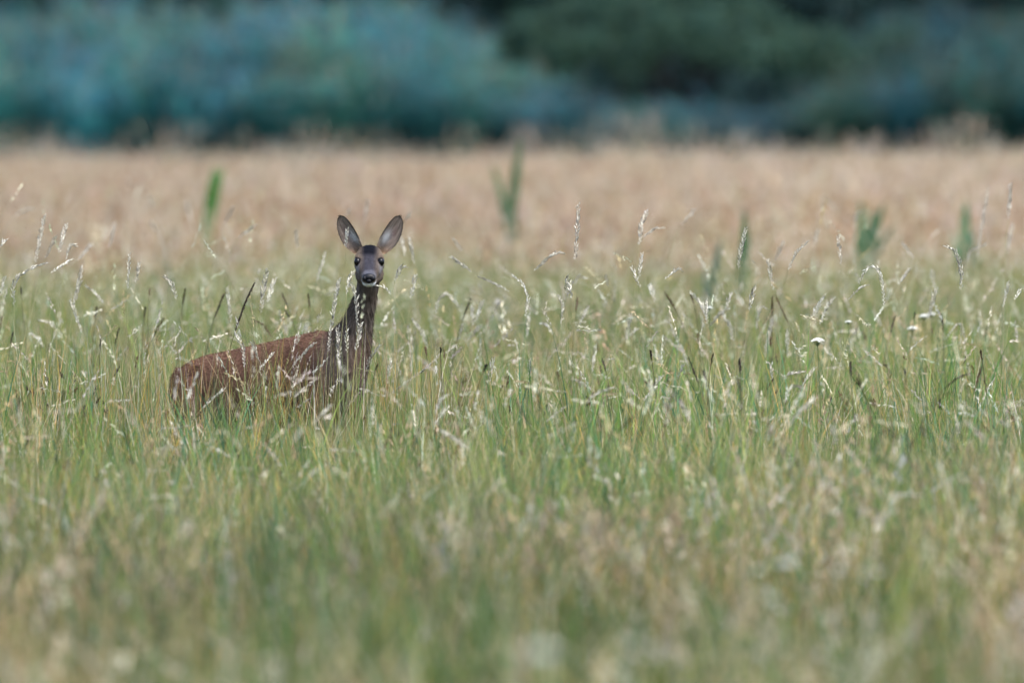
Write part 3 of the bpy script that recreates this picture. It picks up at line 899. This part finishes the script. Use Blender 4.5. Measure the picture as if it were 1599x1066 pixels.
def seed_stalk(line, Y, r, wide=1.0, tone=None, name='grass_stalk', label='', cat='grass stalk', group='', head='seed_head', dark=False):
    P = smooth_line([at(a_, b_, Y) for a_, b_ in line], 14)
    P[:, 1] += np.linspace(0, r.uniform(-.04, .04), 14)
    S = stem_of(P, r)
    o3 = S[-1].copy(); o3[2] = 0
    root = link(name, None, label=label, cat=cat, group=group); root.location = o3
    tone = np.array(tone if tone is not None else (.86, .83, .73)) * r.uniform(.85, 1.12)
    sb, hb = Bag(), Bag()
    stemtone = np.array([.34, .33, .17]) if not dark else np.array([.13, .13, .06])
    if Y > 47: stemtone = tone * .6
    rs = .0009 if not dark else .0014
    tube(sb, S - o3, np.linspace(rs, rs * 1.6, len(S)), stemtone * r.uniform(.85, 1.15), 4)
    # spikelets alternate along the axis
    Ls = np.sum(np.linalg.norm(np.diff(P, axis=0), axis=1))
    tube(hb, P - o3, [rs * .8] * len(P), tone * .85, 4)
    n = int(np.clip(Ls / (.0058 if not dark else .004), 8, 60))
    f = (np.arange(n) + .5) / n
    k = f * (len(P) - 1); i0 = np.minimum(k.astype(int), len(P) - 2); fr = (k - i0)[:, None]
    C = P[i0] * (1 - fr) + P[i0 + 1] * fr - o3
    T_ = P[i0] - P[i0 + 1]; T_ /= np.linalg.norm(T_, axis=1)[:, None]
    az = np.arange(n) * math.pi + r.normal(0, .7, n)
    sx = np.stack([np.cos(az), np.sin(az) * .8, .2 * np.sin(az)], 1)
    env = (.35 + .65 * np.sin(np.pi * np.clip(f * .9 + .08, 0, 1)) ** .7) if not dark else (.5 + .5 * np.sin(np.pi * np.clip(f, .04, .96)) ** .5)
    ax = T_ + sx * (.30 if not dark else .15) + r.normal(0, .12, (n, 3)); ax /= np.linalg.norm(ax, axis=1)[:, None]
    L = (.0150 if not dark else .011) * wide * env * r.uniform(.75, 1.25, n)
    wd = (.0044 if not dark else .0058) * wide * env
    c = C + sx * (.0020 if not dark else .0008) * wide
    s1 = np.cross(ax, [.2, 1, .1]); s1 /= np.linalg.norm(s1, axis=1)[:, None]
    s2 = np.cross(ax, s1)
    A_, B_ = c, c + ax * L[:, None]; Mi = c + ax * (L * .42)[:, None]
    h_ = (wd / 2)[:, None]
    V = np.stack([A_, Mi + s1 * h_, Mi + s2 * h_, Mi - s1 * h_, Mi - s2 * h_, B_], 1).reshape(-1, 3)
    o6 = (np.arange(n) * 6)[:, None]
    Q = np.concatenate([o6 + np.array([[0, 1, 5, 2]]), o6 + np.array([[0, 2, 5, 3]]), o6 + np.array([[0, 3, 5, 4]]), o6 + np.array([[0, 4, 5, 1]])])
    hb.add(V, Q, np.repeat(tone * r.uniform(.75, 1.2, (n, 1)), 6, 0))
    link('stem', sb.mesh('stem'), root, M_STALK)
    link(head, hb.mesh(head), root, M_STALK)
    return root


# heads traced tip -> lower end in photo pixels; optional depth for the ones out of focus
PALE_LINES = '''
69,337 62,374 55,411|103,350 98,372 92,394|87,369 78,388 70,404|118,384 112,380 106,390 103,406|109,406 95,416 80,426
71,411 52,417 35,426 20,439 21,477|142,382 121,407@45|128,416 125,436 118,465 115,480|110,468 118,490 128,520|134,445 147,455 163,473
180,349 170,388@47|202,397 199,451|217,411 212,442|233,308 241,326@52|235,344 249,368@52|257,432 266,439 272,454 276,468
355,449 356,465 361,503|364,323 349,352@50|398,352 372,372@46|291,314 300,352@55|8,375 0,387|7,433 1,462|52,327 45,325 23,337@50
61,500 77,503 90,516|48,520 61,529 70,542|200,280 203,297@58|463,360 464,388@46|903,319 901,360 898,406|1009,330 1002,351 998,382
1036,356 1021,357 1004,371@43|879,396 871,393 856,402 834,423|801,431 813,438 826,464 820,494|885,431 885,459|889,441 893,466
872,461 879,477 876,506|1064,422 1059,418 1038,436|1003,395 1000,416 997,435|986,416 1000,449|1164,356 1157,390 1153,419
1085,327 1063,351@47|1078,456 1097,477 1105,506|1103,468 1104,498|1141,458 1133,482|1136,482 1120,493 1106,512|1127,487 1139,508 1145,533
1178,448 1170,485|1198,482 1186,478 1183,495 1181,514|1199,405 1203,430 1209,453|919,478 902,511|1045,502 1055,527 1070,556 1077,583
944,430 950,448@44|1015,445 1023,469@44|915,434 903,432 897,445@45|1262,376 1244,393 1231,422|1308,368 1313,413|1341,442 1350,420 1362,411 1372,418 1378,440 1380,477
1353,445 1340,451 1325,468|1543,295 1537,328 1526,401@46|1578,288 1577,315 1574,343@44|1476,385 1491,388 1501,416 1501,453|1409,379 1427,404@46
1421,419 1401,445|1462,451 1450,497|1286,461 1267,497|1302,465 1290,480 1280,506|1507,532 1501,506 1495,502 1476,529|1345,331 1337,333 1334,357@50
1306,328 1284,305 1279,330@55|1223,378 1210,408@46|1540,381 1514,392 1510,410@46|1581,349 1572,395@48|1465,360 1453,371@50|1277,359 1271,387@48|1592,453 1584,468
1229,515 1230,558|1207,495 1200,527 1194,558|1196,566 1204,567 1206,595|1272,574 1259,592 1252,603|1252,605 1242,600 1231,608 1225,628|1271,621 1255,640
1255,634 1232,663|1255,580 1228,584 1224,592|1067,569 1058,592|1033,587 1016,611 1005,626|1062,626 1079,658|1206,662 1198,687
643,498 658,516 668,545|638,508 642,545 643,584|722,506 716,532|737,477 738,508|754,470 742,503|748,510 731,532|826,491 822,527|827,561 828,598
687,552 671,571 632,598 609,616|689,672 710,684 735,703|899,594 915,599 920,612|957,605 939,611 920,621|700,616 687,624 679,647|994,514 976,529
715,477 697,456 684,466 680,490@44|845,505 855,508 863,522|705,401 722,414 737,425|748,432 772,442 795,455|367,520 380,541 382,574@39.4|393,534 399,545 403,563@39.5
417,420 412,445 407,489|428,436 418,472|436,486 447,522|479,505 475,530|492,535 476,549 457,571@39.3|528,437 520,491 512,549@39.2|541,516 542,552@39.2
563,505 556,547@39.2|528,511 530,566@39.3|594,538 578,558 572,577@39.2|517,632 487,662|349,607 316,637@38.5|426,551 407,574@39.3
548,325 540,337@48|574,313 569,348@50|641,332 632,347@48|639,373 644,394 646,412@44|633,417 624,418 617,439|649,430 641,466|530,435 525,468|627,371 633,400@45
508,394 500,420 495,439@44|551,424 544,439 541,460@38.9|708,374 722,392@46|1575,440 1566,480|610,560 604,600|770,560 762,600|930,540 925,580|985,490 978,530'''
SPECIAL = {'542,358 541,372 540,386@38.6': 'pale stalk tip crossing in front of the deer ear', '548,443 554,450 557,480 557,508@39.0': 'pale bent stalk running down in front of the deer neck',
           '590,446 600,448 611,460@39.3': 'pale drooping seed head touching the deer chin'}


def parse(s):
    if '@' in s: s, d = s.split('@'); d = float(d)
    else: d = None
    return [tuple(map(float, q.split(','))) for q in s.split()], d


r = np.random.default_rng(77)
for item in [t for ln in PALE_LINES.strip().split('\n') for t in ln.split('|')] + list(SPECIAL):
    line, dep = parse(item)
    Y = dep if dep else auto_depth(line[0][1], r)
    (x0, y0), (x1, y1) = line[0], line[-1]
    if item in SPECIAL: lab, grp = SPECIAL[item], None
    elif y1 < 470 and Y > 43.6: lab, grp = 'hazy pale grass stalk in front of the dry brown field', 'hazy pale stalks beyond the deer'
    elif len(line) > 2 and min(q[1] for q in line) < y0 - 1: lab, grp = 'pale grass stalk with a nodding, hooked seed head', 'hooked pale grass stalks'
    elif Y < 39.9 and 330 < x0 < 600 and dep: lab, grp = 'cream grass stalk standing against the red-brown deer body', 'pale stalks against the deer'
    elif abs(x1 - x0) > .75 * abs(y1 - y0): lab, grp = 'pale grass stalk with a strongly slanting seed head', 'slanting pale grass stalks'
    else: lab, grp = 'pale grass stalk with an upright narrow seed head above the meadow', 'upright pale grass stalks'
    if item not in SPECIAL:
        near = [(math.hypot(x0 - a_, y0 - b_), t_) for a_, b_, t_ in ((1277, 531, 'beside the small domed white flower'), (330, 300, 'beside the fresh green reed shoot'), (1350, 325, 'beside the bushy green reed'),
                (1515, 330, 'beside the upright green reed'), (1135, 340, 'beside the two slim green reeds'), (578, 400, 'close to the deer head'), (420, 500, 'just behind the deer back'), (800, 300, 'below the tall forked reed'), (610, 560, 'close to the deer chest'))]
        dd, t_ = min(near)
        if dd < 75: lab = {'hazy': 'hazy pale grass stalk ', 'pale': 'pale grass stalk ', 'crea': 'cream grass stalk '}[lab[:4]] + {'hoo': 'with a hooked head ', 'sla': 'with a slanting head ', 'upr': 'with an upright head '}.get((grp or '')[:3], '') + t_; grp = 'pale stalks ' + t_
    seed_stalk(line, Y, r, r.uniform(1.05, 1.5), label=lab, group=grp)

DARK_LINES = '''
33,449 34,461|151,480 148,497|289,451 285,477|349,459 335,497|397,442 382,475 367,518|255,496 237,529|227,480 225,497|234,450 233,462|3,494 1,512
20,518 16,541|157,529 156,547|186,512 179,538|440,458 450,479|481,458 484,483|395,500 410,505 425,526|446,486 454,497|351,458 344,472|688,544 688,552
735,466 723,498|902,465 899,485|805,624 825,663|654,668 646,700|664,542 667,556|760,569 754,582|723,594 722,606|840,608 843,645|990,650 966,672
1039,457 1056,485|1079,460 1084,475|1155,561 1156,584|1152,592 1156,612|1075,558 1090,597|1113,553 1110,571|1098,579 1102,597|1054,613 1047,622 1043,640
1206,464 1206,495|1210,460 1223,487 1232,506|1328,566 1329,587|1360,624 1371,640|1339,592 1345,604|1173,671 1174,690|1398,493 1387,529|1429,487 1427,498
1531,548 1534,563|1532,574 1521,611|1513,584 1497,588 1475,607|1484,612 1472,619|1465,485 1472,500 1472,516|1413,577 1414,587|1379,671 1384,679|1413,671 1422,708
1396,676 1395,697|1439,666 1443,684|1016,548 1018,562|870,580 873,596|940,560 946,580|590,568 586,580|30,620 28,645|100,610 96,630'''
for item in [t for ln in DARK_LINES.strip().split('\n') for t in ln.split('|')]:
    line, dep = parse(item)
    arch = len(line) > 2
    seed_stalk(line, auto_depth(line[0][1] + 25, r), r, r.uniform(.9, 1.2), tone=(.060, .045, .038) if r.uniform() < .7 else (.12, .075, .045), name='sedge_stalk', cat='sedge stalk',
               label='dark brown sedge stalk with an arched spike' if arch else 'short dark brown sedge spike among green blades',
               group='arched dark sedge stalks' if arch else 'short dark sedge spikes', head='spike', dark=True)


# ------------------------------------------------------------------ white flower umbels
def umbel(px_, py_, Y, rad, label, group=None, seed=0, petal=(.86, .88, .84)):
    r = np.random.default_rng(seed)
    c = at(px_, py_, Y)
    root = link('white_flower', None, label=label, cat='flower', group=group); root.location = (c[0], c[1], 0)
    sb, fb = Bag(), Bag()
    hub = np.array([0, 0, c[2] - rad * .95])
    tube(sb, [(.03, .02, -.01), (.015, .01, hub[2] * .5), hub], [.0024, .002, .0016], (.12, .18, .07), 5)
    for i in range(26):
        f = math.sqrt((i + .5) / 26); az = i * 2.4
        tp = np.array([rad * f * math.cos(az), rad * f * math.sin(az), c[2] + rad * .42 * (1 - f * f) - rad * .2 + r.normal(0, rad * .03)])
        tube(sb, [hub, .5 * (hub + tp) + np.array([0, 0, -.1 * rad * f]), tp], [.0007, .0006, .0005], (.14, .20, .09), 3)
        nf = 16
        d = r.normal(0, 1, (nf, 3)); d[:, 2] = np.abs(d[:, 2]) * .9; d /= np.linalg.norm(d, axis=1)[:, None]
        p_ = tp + d * rad * .16
        nrm = d + np.array([0, -.35, .35]); nrm /= np.linalg.norm(nrm, axis=1)[:, None]
        s1 = np.cross(nrm, r.normal(0, 1, (nf, 3))); s1 /= np.linalg.norm(s1, axis=1)[:, None]
        s2 = np.cross(nrm, s1); z = rad * .11
        V = np.stack([p_ - s1 * z, p_ - s2 * z, p_ + s1 * z, p_ + s2 * z], 1).reshape(-1, 3)
        fb.add(V, np.arange(len(V)).reshape(-1, 4), np.repeat(np.array(petal) * r.uniform(.85, 1.05, (nf, 1)), 4, 0))
    link('stem', sb.mesh('stem'), root, M_STALK)
    link('petals', fb.mesh('petals'), root, M_STALK)


umbel(1277, 531, 40.3, .022, 'small domed white flower head standing between two grass stalks', seed=1)
umbel(1325, 502, 42.5, .012, 'tiny white flower beside a tall green blade', seed=2)
for k, (a_, b_, Y, rad) in enumerate([(1443, 493, 45.5, .018), (1425, 512, 44.5, .018), (1455, 490, 46, .016), (1108, 480, 44, .012)]):
    umbel(a_, b_, Y, rad, 'small hazy white flower among the ochre grass', 'small white flowers beyond the deer', 10 + k)
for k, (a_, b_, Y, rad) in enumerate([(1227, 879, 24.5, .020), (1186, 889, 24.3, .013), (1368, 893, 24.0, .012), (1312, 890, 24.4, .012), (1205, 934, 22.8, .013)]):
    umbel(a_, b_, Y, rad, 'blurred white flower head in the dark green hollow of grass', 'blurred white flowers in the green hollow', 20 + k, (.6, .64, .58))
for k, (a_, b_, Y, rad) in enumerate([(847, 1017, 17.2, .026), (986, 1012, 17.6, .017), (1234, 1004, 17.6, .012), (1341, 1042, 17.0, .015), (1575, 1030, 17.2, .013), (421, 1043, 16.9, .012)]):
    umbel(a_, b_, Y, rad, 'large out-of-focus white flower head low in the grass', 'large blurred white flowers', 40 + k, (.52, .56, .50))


# ------------------------------------------------------------------ young green reeds standing in the dry grass
def reed_plant(px_, Y, far, leaves, label, seed, group=None, tone=(.06, .15, .05)):
    leaves = [(max(.03, CAM_H - (CAM_H - z_) * far / Y), dx_ * far / Y, dz_ * far / Y, w_ * 1.35 * far / Y) for z_, dx_, dz_, w_ in leaves]
    Y = far
    r = np.random.default_rng(seed)
    b0 = at(px_, 400, Y); b0[2] = 0
    root = link('reed_plant', None, label=label, cat='reed', group=group); root.location = b0
    sb = Bag()
    tops = max(l[0] for l in leaves)
    tube(sb, [(-.02, 0, -.01), (-.01, 0, tops * .5), (0, 0, tops)], [.006, .005, .003], np.array(tone) * 1.1, 6)
    link('stem', sb.mesh('stem'), root, M_STALK)
    for (z0, dx, dz, wd) in leaves:                          # start height, sideways reach, rise, width
        lb = Bag()
        n = 8
        t = np.linspace(0, 1, n)
        dy = r.uniform(-.06, .06)
        P = np.stack([dx * t ** 1.25, dy * t, z0 + dz * (t * 1.15 - .15 * t * t * t)], 1)
        w_ = wd * np.sin(np.pi * np.clip(.12 + .88 * t, 0, .995)) ** .8 / 2
        ang = r.uniform(-.5, .5)
        tz = math.atan2(dz, dx)
        sd_ = np.array([-math.sin(tz) * math.cos(ang), math.sin(ang), math.cos(tz) * math.cos(ang)])
        V = np.stack([P - sd_ * w_[:, None], P + np.array([0, .2, 0]) * w_[:, None], P + sd_ * w_[:, None]], 1).reshape(-1, 3)
        Q = [(3 * i + j, 3 * i + j + 1, 3 * i + j + 4, 3 * i + j + 3) for i in range(n - 1) for j in (0, 1)]
        lb.add(V, Q, np.array(tone) * r.uniform(.85, 1.2))
        link('leaf', lb.mesh('leaf', True), root, M_STALK)


reed_plant(321, 58, 74, [(.62, .05, .48, .042), (.66, .07, .42, .035), (.58, .03, .42, .040), (.60, .10, .50, .024), (.40, .09, .30, .030), (.52, .02, .36, .03)], 'fresh green reed shoot with tightly folded leaves against the dry brown field', 1, tone=(.075, .21, .045))
reed_plant(799, 62, 76, [(.62, -.11, .45, .030), (.62, -.07, .25, .028), (.70, .055, .52, .036), (.72, .03, .40, .036), (.45, .02, .35, .035), (.30, .03, .3, .035)], 'tall forked green reed with one leaf slanting out from the stem', 2, tone=(.055, .125, .055))
reed_plant(1350, 57, 68, [(.50, .10, .42, .034), (.48, .05, .40, .040), (.42, -.04, .36, .035), (.50, .16, .32, .02), (.30, .06, .34, .04), (.55, -.02, .38, .03)], 'bushy green reed with spreading leaves behind a hooked pale stalk', 3, tone=(.05, .135, .065))
reed_plant(1506, 57, 70, [(.48, .01, .45, .040), (.42, .05, .36, .034), (.42, -.06, .36, .034), (.30, -.04, .32, .04), (.36, .08, .30, .03)], 'upright green reed beside a tall leaning pale stalk', 4, tone=(.05, .14, .065))
reed_plant(1160, 55, 64, [(.48, .01, .44, .030), (.44, .03, .36, .024), (.40, -.03, .30, .03)], 'slim green reed behind an upright pale seed stalk', 5, tone=(.06, .14, .06))
reed_plant(1108, 54, 62, [(.42, .06, .38, .022), (.44, .04, .30, .02), (.38, -.03, .26, .022)], 'thin leaning blue-green reed beside the slim upright reed', 6, tone=(.05, .12, .09))
reed_plant(672, 54, 66, [(.30, .02, .34, .03), (.28, .05, .30, .03), (.30, -.04, .28, .028)], 'low green reed tuft just beside the deer ear', 7, tone=(.07, .15, .06))
reed_plant(262, 52, 64, [(.30, .0, .40, .03), (.28, .03, .34, .028), (.30, -.03, .30, .026)], 'low olive green reed tuft beside the fresh green shoot', 8, tone=(.09, .15, .05))
